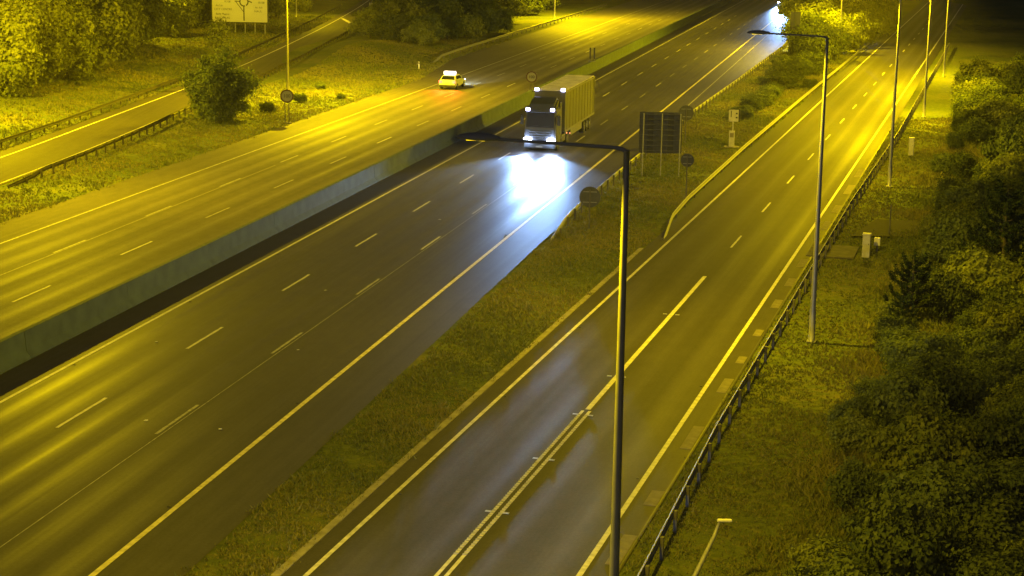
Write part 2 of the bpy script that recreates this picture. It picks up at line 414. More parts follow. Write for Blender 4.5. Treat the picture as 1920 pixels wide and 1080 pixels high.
# ------------------------------------------------------------------ guardrails
def guardrail(path, label, name='guardrail', step=2.4, facing=1, ramp0=False, ramp1=False, m='rail in shade', pm=None, h=.68, group=None, first=None):
    pts = resample(path, .8); pm = pm or ('post dark' if m == 'rail in shade' else 'post')
    root = thing(name, pts[0], 0, label, 'guardrail', group or 'steel guardrails along the roads'); o0 = pts[0]
    n = len(pts)
    def drop(i):
        d = 0.
        if ramp0: d = max(d, 1 - i * .8 / 5.0)
        if ramp1: d = max(d, 1 - (n - 1 - i) * .8 / 5.0)
        return max(0, min(1, d)) * (h - .12)
    prof = [(0, -.155), (.045, -.13), (.045, -.085), (.0, -.03), (0, .03), (.045, .085), (.045, .13), (0, .155)]
    bm = bmesh.new(); rows = []
    for i, p in enumerate(pts):
        t = (pts[min(i + 1, n - 1)] - pts[max(i - 1, 0)]).normalized(); nn = Vector((t.y, -t.x, 0)) * facing
        zc = h - .155 - drop(i); q = p - o0
        A = [bm.verts.new(q + nn * (a + .09) + Vector((0, 0, zc + b))) for a, b in prof]
        B = [bm.verts.new(q + nn * (a + .075) + Vector((0, 0, zc + b))) for a, b in reversed(prof)]
        rows.append(A + B)
    for a, b in zip(rows, rows[1:]):
        k = len(a)
        for j in range(k): bm.faces.new((a[j], a[(j + 1) % k], b[(j + 1) % k], b[j]))
    bm.faces.new(rows[0]); bm.faces.new(rows[-1][::-1]); bmesh.ops.recalc_face_normals(bm, faces=bm.faces)
    bmo('rail_beam', bm, m, root)
    bm = bmesh.new(); bx(bm, (0, 0, (h - .02) / 2 - .1), (.11, .13, h + .18), .01)
    pme = bpy.data.meshes.new('post'); bm.to_mesh(pme); bm.free(); pme.materials.append(MT[pm])
    pp = resample(path, step)
    for i, p in enumerate(pp):
        o = link('post', pme, None, root); d = drop(min(n - 1, int(i * step / .8)))
        o.location = p - o0 + Vector((0, 0, -d)); q = pp[min(i + 1, len(pp) - 1)] - pp[max(i - 1, 0)]
        o.rotation_euler = (0, 0, math.atan2(q.y, q.x) + math.pi / 2)
    return root
guardrail([m2(-8.72, t)[:2] for t in (24, 45)] + [m2(-9.05, t)[:2] for t in (60, 90, 112)] + [m2(-8.6, t)[:2] for t in (150, 260)], 'grey steel guardrail on the right edge of the right slip road', facing=-1, m='galvanised', step=2.4)
guardrail([m2(-18.55, 98)[:2], m2(-19.15, 104)[:2], m2(-19.45, 111)[:2], m2(-19.75, 137)[:2], m2(-19.85, 176)[:2], m2(-19.7, 277)[:2]], 'guardrail with ramped end along the left side of the right slip road', facing=1, ramp0=True, m='galvanised', step=4, h=.6)
guardrail([m1(-18.45, 97)[:2], m1(-18.5, 108)[:2], m1(-18.35, 122)[:2], m1(-17.85, 157)[:2], m1(-16.6, 192)[:2], m1(-15.0, 246)[:2], m1(-15.4, 300)[:2]], 'guardrail beside the truck carriageway shoulder, passing behind the large sign', facing=-1, ramp0=True, m='galvanised dull', step=2.4)
RR = [Vector((-33.2, 114.5, 0))] + [Vector((*p, 0)) for p in [(-32.3, 117.6), (-31.1, 128.4), (-30.0, 142.0), (-29.3, 155.6), (-27.1, 189.1), (-25.9, 213.6), (-24.6, 250.5), (-23.7, 300)]]
guardrail(RR, 'dark guardrail with ramped end on the near side of the left ramp', facing=-1, ramp0=True, step=2.2, group='steel guardrails along the roads')
guardrail([(-44.5, 95), (-40.4, 126)] + [(-39.2, 133.5), (-37.9, 146), (-36.5, 165.8), (-35.1, 186.5), (-33.9, 217.7), (-33.2, 248.5), (-32.6, 281.0), (-32.3, 328.4)], 'dark guardrail on the wooded far side of the left ramp', facing=1, step=3.0)
guardrail([m1(-54.7, 207)[:2], m1(-55.2, 225)[:2], m1(-55.1, 300)[:2], m1(-55.1, 340)[:2]], 'guardrail beside the far left shoulder below the hedge', facing=1, ramp0=True, step=3.2, m='galvanised dull')
# ------------------------------------------------------------------ street lamps
def lamp(base, h, arm_len, arm_dir, label, power, name='street_lamp', r0=.14, r1=.065, cone=172, tilt=6, pm='pole'):
    root = thing(name, base, arm_dir, label, 'street lamp', 'tall street lamps')       # local +x = arm
    bm = bmesh.new(); tube(bm, [(0, 0, -.05), (0, 0, 1.4), (0, 0, 1.5), (0, 0, h - .5), (0, 0, h - .05)], [r0, r0, r0 * .86, r1 * 1.05, r1], 14)
    bmo('pole', bm, pm, root, smooth=True)
    bm = bmesh.new(); bx(bm, (0, 0, .02), (.42, .42, .05), .01); bmo('base_plate', bm, 'galvanised dull', root)
    bm = bmesh.new(); bx(bm, (r0 * .98, 0, .75), (.02, .12, .45), .006); bmo('service_door', bm, 'galvanised dull', root)
    bm = bmesh.new(); L = arm_len - .95
    tube(bm, [(-.03, 0, h - .09), (.10, 0, h - .02), (.3, 0, h), (L, 0, h + .05), (L + .2, 0, h + .06)], [.055, .048, .042, .038, .038], 10)
    bmo('arm', bm, 'luminaire', root, smooth=True)
    bm = bmesh.new(); rings = []                                   # long flattened lantern
    for f, w, t, dz in ((0, .05, .05, 0), (.06, .09, .07, 0), (.25, .155, .105, .0), (.5, .185, .12, .0), (.75, .165, .10, 0), (.92, .10, .065, -.005), (1, .03, .02, -.01)):
        rings.append([bm.verts.new((L + f * .98, w * math.cos(2 * math.pi * k / 16), h + .06 + dz + (t if math.sin(2 * math.pi * k / 16) > 0 else t * .55) * math.sin(2 * math.pi * k / 16))) for k in range(16)])
    for a, b in zip(rings, rings[1:]):
        for k in range(16): bm.faces.new((a[k], a[(k + 1) % 16], b[(k + 1) % 16], b[k]))
    bm.faces.new(rings[0]); bm.faces.new(rings[-1]); bmesh.ops.recalc_face_normals(bm, faces=bm.faces)
    lum = bmo('lantern', bm, 'luminaire', root, smooth=True)
    bm = bmesh.new(); bx(bm, (L + .55, 0, h + .0015), (.42, .06, .016), .004); bmo('lens', bm, 'lens sodium', lum)
    ld = bpy.data.lights.new('lamp_light', 'SPOT'); ld.energy = power; ld.color = SODIUM; ld.spot_size = R(cone); ld.spot_blend = .4; ld.shadow_soft_size = .16
    lo = bpy.data.objects.new('lamp_light', ld); C.objects.link(lo); lo.parent = root
    lo.location = (L + .55, 0, h - .12); lo.rotation_euler = (0, -R(tilt), 0)
    return root
D2L = A2 * -1 + math.pi            # arm pointing left across the slip road
D1R = -A1
P = 1.0
lamp(m2(-7.72, 36.4), 13.55, 3.75, D2L, 'tall street lamp in front, its lantern above the truck headlights', 14000 * P)
lamp(m2(-7.6, 76.2), 13.35, 3.4, D2L, 'second tall street lamp on the right verge beside the guardrail', 19000 * P)
lamp(m2(-7.53, 123.4), 13.35, 3.4, D2L, 'third street lamp on the right verge, beyond the yellow pillar', 22000 * P)
lamp(m2(-7.5, 168), 13.35, 3.4, D2L, 'assumed street lamp farther up the right slip road near the top edge', 70000 * P, tilt=20)  # row carried on with an assumed lamp for the bright upper slip road
lamp(m2(-7.5, 212), 13.35, 3.4, D2L, 'assumed farthest street lamp on the right slip road', 75000 * P, tilt=20)  # last lamp of the row, also assumed, lights the far slip road
lamp(m1(-58.3, 165.1), 13.4, 4.0, D1R, 'street lamp standing on the left bank behind the round sign', 95000 * P, tilt=-14, pm='pole dark')
lamp(m1(-59.0, 103), 13.4, 5.5, D1R, 'assumed unseen street lamp left of the ramp nearest the camera', 43000 * P)  # assumed lamp beyond the left edge of view, lights the left carriageway
lamp(m1(-59.0, 50), 13.4, 5.5, D1R, 'assumed unseen street lamp at the near left end of the motorway', 22000 * P)  # another assumed lamp out of view, for the near left carriageway
lamp(m1(-57.6, 300), 13.4, 4.0, D1R, 'assumed distant street lamp beside the far left carriageway', 110000 * P)  # lamp assumed from the bright far stretch of the left carriageway
lamp((-47.5, 143, hgt(-47.5, 143)), 13.4, 3.6, R(72), 'street lamp added out of view to brighten the wooded bank', 78000 * P, tilt=14)  # added lamp out of view, turned towards the trees to brighten them
lamp((-50.5, 236, hgt(-50.5, 236)), 13.4, 4.2, R(10), 'street lamp added among the trees to light the direction sign', 27000 * P)  # hidden lamp added to light the sign board
lamp((-36.4, 294, hgt(-36.4, 294)), 10, 3.0, 0, 'distant street lamp by the ramp, right of the direction sign', 15000 * P, r0=.12)
lamp(m1(-7.5, 246), 12.0, 4.5, math.pi - A1, 'assumed street lamp placed unseen among the trees to light the lay-by', 60000 * P)  # assumed lamp, set out of sight in the trees to light the lay-by
# ------------------------------------------------------------------ vehicles
def wheel_bm(r, w):
    t = bmesh.new(); tube(t, [(-w / 2, 0, 0), (-w / 2 * .7, 0, 0), (w / 2 * .7, 0, 0), (w / 2, 0, 0)], [r * .93, r, r, r * .93], 20); return t
def wheel(root, x, y, r, w, side):
    t = bmo('wheel', wheel_bm(r, w), 'rubber', root, smooth=False); t.location = (x, y, r)
    bm = bmesh.new(); tube(bm, [(0, 0, 0), (side * .03, 0, 0), (side * .05, 0, 0)], [r * .6, r * .58, r * .3], 14)
    o = bmo('rim', bm, 'chrome', t); o.location = (side * (w / 2 + .002), 0, 0)
def spot(parent, loc, aim, power, cone, blend, color=COOL, size=.12, name='headlight_beam'):
    ld = bpy.data.lights.new(name, 'SPOT'); ld.energy = power; ld.color = color; ld.spot_size = R(cone); ld.spot_blend = blend; ld.shadow_soft_size = size
    lo = bpy.data.objects.new(name, ld); C.objects.link(lo); lo.parent = parent; lo.location = loc
    lo.rotation_euler = Vector(aim).to_track_quat('-Z', 'Y').to_euler(); return lo

def truck():
    r = thing('lorry', m1(-26.55, 133.2), -A1, 'articulated lorry with lit headlights and yellow-lit box trailer roof', 'lorry')
    # cab: side profile (y back, z up) extruded across
    bm = bmesh.new()
    prism(bm, [(.10, .45), (.02, 1.0), (.0, 1.75), (.34, 3.02), (.50, 3.22), (2.3, 3.32), (2.3, .55)], -1.22, 1.22, axis='x')
    es = [e for e in bm.edges if abs(e.verts[0].co.x) > 1.2 and abs(e.verts[1].co.x) > 1.2 and e.verts[0].co.x * e.verts[1].co.x > 0]
    bmesh.ops.bevel(bm, geom=es, offset=.10, segments=3, affect='EDGES')
    cab = bmo('cab', bm, 'truck paint', r)
    bm = bmesh.new()                                     # roof air deflector
    prism(bm, [(.62, 3.20), (1.0, 3.62), (1.9, 4.02), (2.3, 4.06), (2.3, 3.2)], -1.05, 1.05, axis='x')
    bmesh.ops.bevel(bm, geom=[e for e in bm.edges if abs(e.verts[0].co.x) > 1 and e.verts[0].co.x * e.verts[1].co.x > 0], offset=.14, segments=3, affect='EDGES')
    bmo('roof_deflector', bm, 'truck paint', r)
    for s in (-1, 1):
        bm = bmesh.new(); bx(bm, (s * 1.16, 2.45, 2.2), (.05, .7, 2.9), .01); bmo('side_fairing', bm, 'truck paint', r)
    bm = bmesh.new()                                     # windscreen lies on the sloping front
    d = Vector((0, .34, 1.27)).normalized(); nrm = Vector((0, -d.z, d.y))
    a = Vector((0, .05, 1.90)) + nrm * .012; b = Vector((0, .325, 2.93)) + nrm * .012
    q = [bm.verts.new(v) for v in (a + Vector((-1.10, 0, 0)), a + Vector((1.10, 0, 0)), b + Vector((1.04, 0, 0)), b + Vector((-1.04, 0, 0)))]
    f = bm.faces.new(q); e = bmesh.ops.extrude_face_region(bm, geom=[f]); 
    for v in e['geom']:
        if isinstance(v, bmesh.types.BMVert): v.co += nrm * .015
    bmesh.ops.recalc_face_normals(bm, faces=bm.faces)
    ws = bmo('windscreen', bm, 'glass dark', r)
    for x in (-.5, .45):
        bm = bmesh.new(); tube(bm, [a + nrm * .03 + Vector((x - .35, 0, .02)), a + nrm * .03 + Vector((x + .35, .03, .14))], .012, 6); bmo('wiper', bm, 'plastic black', ws)
    bm = bmesh.new(); bx(bm, (0, .13, 3.06), (2.3, .34, .05), .015, rot=Matrix.Rotation(R(-18), 3, 'X')); bmo('sun_visor', bm, 'truck trim', r)
    for i in range(4):
        bm = bmesh.new(); bx(bm, (0, -.02 + i * .004, 1.02 + i * .19), (1.7, .06, .10), .02); bmo('grille_bar', bm, 'truck trim', r)
    bm = bmesh.new(); bx(bm, (0, .12, .55), (2.46, .46, .55), .08, 3); bmo('bumper', bm, 'truck paint', r)
    bm = bmesh.new(); bx(bm, (0, -.125, .42), (.52, .03, .12), .006); bmo('number_plate', bm, 'sign dull', r)
    for s in (-1, 1):
        bm = bmesh.new(); bx(bm, (s * .93, -.06, .86), (.46, .18, .30), .04, 2); hl = bmo('headlight', bm, 'plastic black', r)
        bm = bmesh.new(); bx(bm, (s * .93, -.15, .90), (.60, .12, .38), .11, 4); bmo('lens', bm, 'lens headlight', hl)  # lens larger than its housing, shaped to carry the headlight flare
        spot(r, (s * .93, -.26, .88), (.19, -1, -.046), 34000, 14, 1.0, size=.16)
        spot(r, (s * .93, -.24, .86), (.08 + s * .13, -1, -.042), 24000, 46, 1.0, size=.10)
        pl = bpy.data.lights.new('cab_front_fill', 'POINT'); pl.energy = 60; pl.color = COOL; pl.shadow_soft_size = .1  # added point light that brightens the bumper and cab front
        po = bpy.data.objects.new('cab_front_fill', pl); C.objects.link(po); po.parent = r; po.location = (s * .93, -.5, .86)
        bm = bmesh.new(); bx(bm, (s * .97, .02, 3.28), (.34, .14, .26), .06, 2); bmo('marker_lamp', bm, 'lens marker', r)
        bm = bmesh.new(); tube(bm, [(s * 1.2, .45, 2.75), (s * 1.50, .25, 2.85), (s * 1.52, .22, 2.2)], .025, 6); ma = bmo('mirror_arm', bm, 'plastic black', r)
        bm = bmesh.new(); bx(bm, (s * 1.46, .20, 2.45), (.26, .14, .75), .04, 2); bmo('mirror', bm, 'plastic black', ma)
        bm = bmesh.new(); bx(bm, (s * 1.225, 1.0, 2.45), (.02, 1.0, .75), .008); bmo('side_window', bm, 'glass dark', r)
        bm = bmesh.new(); bx(bm, (s * 1.223, .98, 1.55), (.02, 1.12, 2.3), .03); bmo('cab_door', bm, 'truck paint', r)
        bm = bmesh.new(); prism(bm, [(.6, .5), (.75, 1.0), (1.1, 1.2), (1.6, 1.2), (1.95, 1.0), (2.1, .5)], s * 1.02, s * 1.25, axis='x'); bmo('wheel_arch', bm, 'truck trim', r)
        wheel(r, s * 1.06, 1.35, .50, .32, s)
        wheel(r, s * 1.0, 5.0, .50, .5, s)
        bm = bmesh.new(); bx(bm, (s * 1.0, 3.35, .75), (.5, 1.5, .6), .06, 2); bmo('fuel_tank', bm, 'chrome', r)
    bm = bmesh.new(); bx(bm, (0, 3.9, .85), (.85, 3.6, .25), .02); bmo('chassis', bm, 'plastic black', r)
    # trailer
    y0, y1, zt = 3.9, 17.7, 4.36
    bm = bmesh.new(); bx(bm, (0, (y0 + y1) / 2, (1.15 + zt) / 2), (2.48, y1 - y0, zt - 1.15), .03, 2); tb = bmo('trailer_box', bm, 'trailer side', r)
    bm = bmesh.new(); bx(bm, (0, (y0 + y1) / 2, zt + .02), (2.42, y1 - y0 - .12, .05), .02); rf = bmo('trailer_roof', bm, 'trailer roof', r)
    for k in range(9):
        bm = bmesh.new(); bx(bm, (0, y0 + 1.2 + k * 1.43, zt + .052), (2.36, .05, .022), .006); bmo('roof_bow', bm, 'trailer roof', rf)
    for s in (-1, 1):
        bm = bmesh.new(); bx(bm, (s * 1.255, (y0 + y1) / 2, 1.16), (.05, y1 - y0, .16), .01); bmo('side_rail', bm, 'trailer frame', tb)
        bm = bmesh.new(); bx(bm, (s * 1.255, (y0 + y1) / 2, zt - .07), (.05, y1 - y0, .14), .01); bmo('top_rail', bm, 'trailer frame', tb)
        for k in range(10):
            bm = bmesh.new(); bx(bm, (s * 1.252, y0 + .7 + k * 1.38, 2.72), (.022, .05, 2.9), .004); bmo('curtain_strap', bm, 'trailer side', tb)
        bm = bmesh.new(); bx(bm, (s * 1.255, y1 - .04, 2.75), (.06, .10, 3.1), .01); bmo('rear_post', bm, 'trailer frame', tb)
        bm = bmesh.new(); bx(bm, (s * 1.06, y0 - .06, zt + .10), (.34, .14, .26), .06, 2); bmo('marker_lamp', bm, 'lens marker', r)
        for y in (13.0, 14.3, 15.6): wheel(r, s * 1.02, y, .5, .42, s)
        for y in (4.6, 6.0): 
            bm = bmesh.new(); bx(bm, (s * 1.27, y, 1.0 - .2 * (y > 5)), (.04, .16, .10), .01); bmo('side_marker', bm, 'lens amber', r)
        bm = bmesh.new(); bx(bm, (s * 1.2, 9.2, .78), (.04, 5.2, .5), .01); bmo('side_guard', bm, 'trailer frame', r)
        bm = bmesh.new(); bx(bm, (s * .8, 7.0, .6), (.12, .12, 1.1), .01); bmo('landing_leg', bm, 'plastic black', r)
    bm = bmesh.new(); bx(bm, (0, 11.5, 1.0), (1.1, 12.0, .25), .02); bmo('trailer_chassis', bm, 'plastic black', r)
    return r
truck()

def car(loc, rz, label, paint, taxi=False, beams=(), tail=True, name='car', hl_on=True):
    """local +y is forward, origin at the rear bumper on the ground"""
    r = thing(name, loc, rz, label, 'car')
    W2 = .89
    bm = bmesh.new()
    prism(bm, [(.02, .38), (.0, .62), (.06, .98), (.55, 1.02), (3.35, .98), (4.35, .80), (4.52, .60), (4.50, .32), (.1, .26)], -W2, W2, axis='x')
    es = [e for e in bm.edges if abs(e.verts[0].co.x) > .85 and e.verts[0].co.x * e.verts[1].co.x > 0]
    bmesh.ops.bevel(bm, geom=es, offset=.10, segments=3, affect='EDGES'); bmo('body', bm, paint, r, smooth=False)
    bm = bmesh.new()                                   # cabin narrows upward
    pr = [(.18, .97), (.75, 1.40), (1.1, 1.46), (2.2, 1.46), (2.55, 1.40), (3.35, .96)]
    L_ = [bm.verts.new((-.82 + (z - .97) * .36, y, z)) for y, z in pr]; R_ = [bm.verts.new((.82 - (z - .97) * .36, y, z)) for y, z in pr]
    for i in range(len(pr) - 1): bm.faces.new((L_[i], L_[i + 1], R_[i + 1], R_[i]))
    bm.faces.new(L_[::-1]); bm.faces.new(R_); bm.faces.new((L_[0], R_[0], R_[-1], L_[-1])); bmesh.ops.recalc_face_normals(bm, faces=bm.faces)
    bmo('cabin', bm, paint, r)
    def quad(nm, pts, m, off):
        b = bmesh.new(); f = b.faces.new([b.verts.new(p) for p in pts]); f.normal_update(); nn = f.normal * 1.0
        if nn.dot(Vector(off)) < 0: nn = -nn
        g = bmesh.ops.extrude_face_region(b, geom=[f])
        for v in g['geom']:
            if isinstance(v, bmesh.types.BMVert): v.co += nn * .012
        bmesh.ops.recalc_face_normals(b, faces=b.faces); return bmo(nm, b, m, r)
    quad('rear_window', [(-.72, .24, 1.02), (.72, .24, 1.02), (.62, .68, 1.355), (-.62, .68, 1.355)], 'glass dark', (0, -1, 1))
    quad('windscreen', [(-.74, 3.24, 1.03), (.74, 3.24, 1.03), (.62, 2.66, 1.345), (-.62, 2.66, 1.345)], 'glass dark', (0, 1, 1))
    for s in (-1, 1):
        x0 = s * (.82 - .06 * .36 + .003); x1 = s * (.82 - .38 * .36 + .003)
        quad('side_window', [(x0, .75, 1.03), (x0, 3.0, 1.03), (x1, 2.45, 1.35), (x1, .95, 1.35)], 'glass dark', (s, 0, 0))
        for y in (.85, 3.60): wheel(r, s * .80, y, .32, .22, s)
        bm = bmesh.new(); bx(bm, (s * .72, .01, .82), (.32, .12, .26), .03); bmo('tail_light', bm, 'lens tail' if tail else 'sign red', r)
        bm = bmesh.new(); bx(bm, (s * .66, 4.43, .68), (.34, .12, .14), .03); bmo('headlight', bm, 'lens headlight' if hl_on else 'chrome', r)
        bm = bmesh.new(); bx(bm, (s * .98, 2.85, 1.02), (.16, .12, .12), .03); bmo('wing_mirror', bm, 'plastic black', r)
    bm = bmesh.new(); bx(bm, (0, .0, .40), (1.70, .14, .22), .05, 2); bmo('rear_bumper', bm, 'plastic black', r)
    bm = bmesh.new(); bx(bm, (0, -.005, .70), (.52, .03, .12), .004); bmo('number_plate', bm, 'sign white', r)
    bm = bmesh.new(); bx(bm, (0, 4.48, .36), (1.66, .12, .20), .05, 2); bmo('front_bumper', bm, 'plastic black', r)
    if taxi:
        bm = bmesh.new(); bx(bm, (0, 1.2, 1.65), (1.3, .28, .34), .08, 3); sg = bmo('roof_sign', bm, 'taxi sign lit', r)
        bm = bmesh.new(); bx(bm, (0, 1.35, 1.475), (1.1, .3, .05), .01); bmo('sign_bar', bm, 'plastic black', sg)
    for (loc_, aim, pw, cone, bl, col) in beams: spot(r, loc_, aim, pw, cone, bl, col)
    return r
car(m1(-45.05, 176.6), -A1, 'pale taxi with lit white roof sign and red tail lights', 'car silver', taxi=True, name='taxi',
    beams=[((-.66, 4.55, .68), (-.06, 1, -.05), 6000, 58, 1, (.5, .75, .9)), ((.66, 4.55, .68), (.02, 1, -.05), 6000, 58, 1, (.5, .75, .9)),
           ((-.72, -.12, .80), (-.1, -1, -.45), 2000, 100, 1, (1, .06, .01)), ((.72, -.12, .80), (.1, -1, -.45), 1300, 100, 1, (1, .06, .01))])
car(m1(-22.9, 366.5), math.pi - A1, 'distant car with bright headlights at the top edge of the motorway', 'car dark', tail=False, name='oncoming_car',
    beams=[((-.66, 4.62, .68), (-.09, 1, -.075), 520000, 17, 1, COOL), ((.66, 4.62, .68), (-.09, 1, -.075), 520000, 17, 1, COOL)])
car(m2(-16.1, 29.5), -A2, 'unseen car added so that its cool headlights light the slip road', 'car dark', tail=False, name='added_slip_car',  # unseen car, added so its beams make the blue patch on the slip road
    beams=[((-.66, 4.55, .68), (.02, 1, -.05), 2500, 50, 1, COOL), ((.66, 4.55, .68), (.10, 1, -.06), 4600, 46, 1, COOL)])
# ------------------------------------------------------------------ signs
def text_mesh(body, size, align='LEFT', ext=.004):
    cu = bpy.data.curves.new('lettering', 'FONT'); cu.body = body; cu.size = size; cu.align_x = align; cu.align_y = 'CENTER'; cu.extrude = ext; cu.resolution_u = 3
    o = bpy.data.objects.new('tmp', cu); C.objects.link(o); dg = bpy.context.evaluated_depsgraph_get()
    me = bpy.data.meshes.new_from_object(o.evaluated_get(dg)); bpy.data.objects.remove(o); return me
def lettering(root, body, x, z, y, size, m='sign black', align='CENTER'):
    me = text_mesh(body, size, align); me.name = 'lettering'; me.materials.clear(); me.materials.append(MT[m])
    o = link('lettering', me, None, root); o.location = (x, y, z); o.rotation_euler = (R(90), 0, 0); return o
def disc(bm, c, r, y0, y1, seg=28):
    tube(bm, [(c[0], y0, c[1]), (c[0], y1, c[1])], r, seg)
def ring(bm, c, r0, r1, y, seg=28, a0=0, a1=2 * math.pi, th=.006):
    n = max(4, int(seg * (a1 - a0) / (2 * math.pi)))
    V = [[bm.verts.new((c[0] + rr * math.cos(a0 + (a1 - a0) * i / n), yy, c[1] + rr * math.sin(a0 + (a1 - a0) * i / n))) for i in range(n + 1)] for rr, yy in ((r0, y), (r1, y), (r1, y - th), (r0, y - th))]
    for k in range(4):
        for i in range(n): bm.faces.new((V[k][i], V[k][i + 1], V[(k + 1) % 4][i + 1], V[(k + 1) % 4][i]))
    bmesh.ops.recalc_face_normals(bm, faces=bm.faces)
def speed_sign(loc, rz, zc, rad, label, posts=(-.17, .17)):
    r = thing('speed_limit_sign', loc, rz, label, 'road sign', 'round speed limit signs')     # faces local -y
    for x in posts:
        bm = bmesh.new(); tube(bm, [(x, .06, -.1), (x, .06, zc + rad * .6)], .038, 8); bmo('post', bm, 'post', r)
    bm = bmesh.new(); disc(bm, (0, zc), rad, 0, .02); f = bmo('face', bm, 'sign dull', r)
    bm = bmesh.new(); ring(bm, (0, zc), rad * .80, rad * .995, -.002); bmo('red_border', bm, 'sign red', f)
    lettering(f, '100', 0, zc, -.008, rad * .72)
    bm = bmesh.new(); bx(bm, (0, .06, -.0), (.75, .35, .08), .02); bmo('footing', bm, 'kerb concrete', r)
    return r
speed_sign((-19.7, 152, 0), R(4), 2.3, .58, 'round speed limit sign on two posts on the left grass verge')
speed_sign(m1(-34.48, 168.4, 1.1), -A1, 1.32, .56, 'round speed limit sign on the concrete barrier behind the lorry')
def back_disc(loc, rz, zc, rad, label, ph=None):
    r = thing('round_sign_back', loc, rz, label, 'road sign', 'round signs seen from behind')
    bm = bmesh.new(); tube(bm, [(0, 0, -.1), (0, 0, zc + rad * .7)], .04, 8); bmo('post', bm, 'post', r)
    bm = bmesh.new(); disc(bm, (0, zc), rad, .045, .06); p = bmo('panel', bm, 'sign back', r)
    for dz in (-.25, .25):
        bm = bmesh.new(); bx(bm, (0, .03, zc + dz * rad * 2), (rad * 1.3, .03, .05), .004); bmo('clamp_rail', bm, 'galvanised dull', p)
    return r
back_disc((4.5, 102.4, 0), R(-6), 1.92, .62, 'dark back of a round sign at the guardrail end, near the lorry')
back_disc((11.42, 115.2, 0), R(-4), 2.40, .44, 'dark back of a round sign on a thin post, nearest the slip road')
back_disc((13.9, 142.5, 0), R(-4), 2.45, .62, 'dark back of a round sign partly hidden by the large panel')
# large sign seen from behind
r = thing('large_sign_back', (10.35, 124.15, 0), R(-2), 'large dark rectangular sign seen from behind on three posts', 'road sign')
bm = bmesh.new(); bx(bm, (0, .10, 3.08), (3.02, .03, 2.92), .01); pn = bmo('panel', bm, 'sign back', r)
for k in range(8):
    bm = bmesh.new(); bx(bm, (0, .06, 1.78 + k * .37), (2.98, .05, .07), .006); bmo('channel_rib', bm, 'sign back', r)
for x in (-.72, .72):
    bm = bmesh.new(); bx(bm, (x, .077, 3.08), (.42, .016, 2.8), .004); bmo('cover_plate', bm, 'plastic black', pn)
for x in (-1.22, .08, 1.38):
    bm = bmesh.new(); tube(bm, [(x, 0, -.1), (x, 0, 4.45)], .038, 8); bmo('post', bm, 'galvanised', r)
# direction sign with roundabout diagram
gz = hgt(-39.8, 256)
r = thing('direction_sign', (-39.75, 255.6, gz), R(-2), 'large pale direction sign with a roundabout diagram on posts', 'direction sign')
bz0 = 1.75 - gz; bw, bh = 8.1, 4.6; zc = bz0 + bh / 2
bm = bmesh.new(); bx(bm, (0, 0, zc), (bw, .08, bh), .02); bd = bmo('board', bm, 'sign board', r)
bm = bmesh.new(); ring_pts = [(-bw / 2, bz0), (bw / 2, bz0), (bw / 2, bz0 + bh), (-bw / 2, bz0 + bh)]
for a, b in zip(ring_pts, ring_pts[1:] + ring_pts[:1]):
    bx(bm, ((a[0] + b[0]) / 2, -.0, (a[1] + b[1]) / 2), (abs(a[0] - b[0]) + .14, .14, abs(a[1] - b[1]) + .14), .01)
bmo('frame', bm, 'sign black', bd)
for k in range(6):
    x = -3.6 + k * 1.44
    bm = bmesh.new(); tube(bm, [(x, .12, -.6), (x, .12, zc + 1.8)], .085, 8); bmo('post', bm, 'pole', r)
yy = -.045; cx = .62; cz = bz0 + 2.95
bm = bmesh.new(); ring(bm, (cx, cz), .50, .68, yy, a0=R(-60), a1=R(285))
for p, q, w in (((cx - .02, bz0 + .25), (cx - .02, cz - .6), .17), ((cx - .6, cz + .05), (cx - 1.35, cz + .1), .13), ((cx + .6, cz + .12), (cx + 1.15, cz - .08), .16), ((cx - 1.2, cz + .05), (cx - .08, bz0 + 1.55), .09), ((cx, cz + .6), (cx, cz + 1.4), .17)):
    d = Vector((q[0] - p[0], 0, q[1] - p[1])); mid = Vector(((p[0] + q[0]) / 2, yy - .004, (p[1] + q[1]) / 2))
    bx(bm, mid, (d.length, .008, w), rot=Matrix.Rotation(-math.atan2(d.z, d.x), 3, 'Y'))
bmo('route_diagram', bm, 'sign black', bd)
for body, x, z, sz in (('R108', -1.75, 2.95, .42), ('An Lár', -2.95, 2.38, .38), ('CITY CENTRE', -2.4, 1.85, .42), ('Baile Munna', -2.5, 1.18, .40), ('BALLYMUN', -2.55, .62, .42), ('R108', 3.15, 2.85, .42), ('An Aill', 2.75, 2.15, .38), ('NAUL', 2.65, 1.62, .42)):
    lettering(bd, body, x, bz0 + z, yy - .004, sz)
# small plate sign above the hedge
x, y = -22.6, 281.5
r = thing('plate_sign', (x, y, hgt(x, y)), R(3), 'small yellowish rectangular sign standing above the hedge by the ramp', 'road sign')
bm = bmesh.new(); bx(bm, (0, 0, 2.75), (1.45, .05, 1.6), .02); bmo('panel', bm, 'cabinet', r)
for q in (-.4, .4):
    bm = bmesh.new(); tube(bm, [(q, .06, -.2), (q, .06, 3.2)], .04, 8); bmo('post', bm, 'post', r)
# twin marker boards on the median
r = thing('median_marker', m1(-34.48, 203.4, 1.13), -A1, 'pair of narrow dark marker boards on the barrier beyond the lorry', 'marker board')
for q in (-.24, .24):
    bm = bmesh.new(); bx(bm, (q, 0, .95), (.16, .03, 1.3), .01); bmo('board', bm, 'plastic black', r)
    bm = bmesh.new(); tube(bm, [(q, .04, 0), (q, .04, 1.5)], .03, 6); bmo('post', bm, 'post', r)
bm = bmesh.new(); bx(bm, (0, .02, .02), (.9, .2, .04), .005); bmo('base_plate', bm, 'galvanised dull', r)
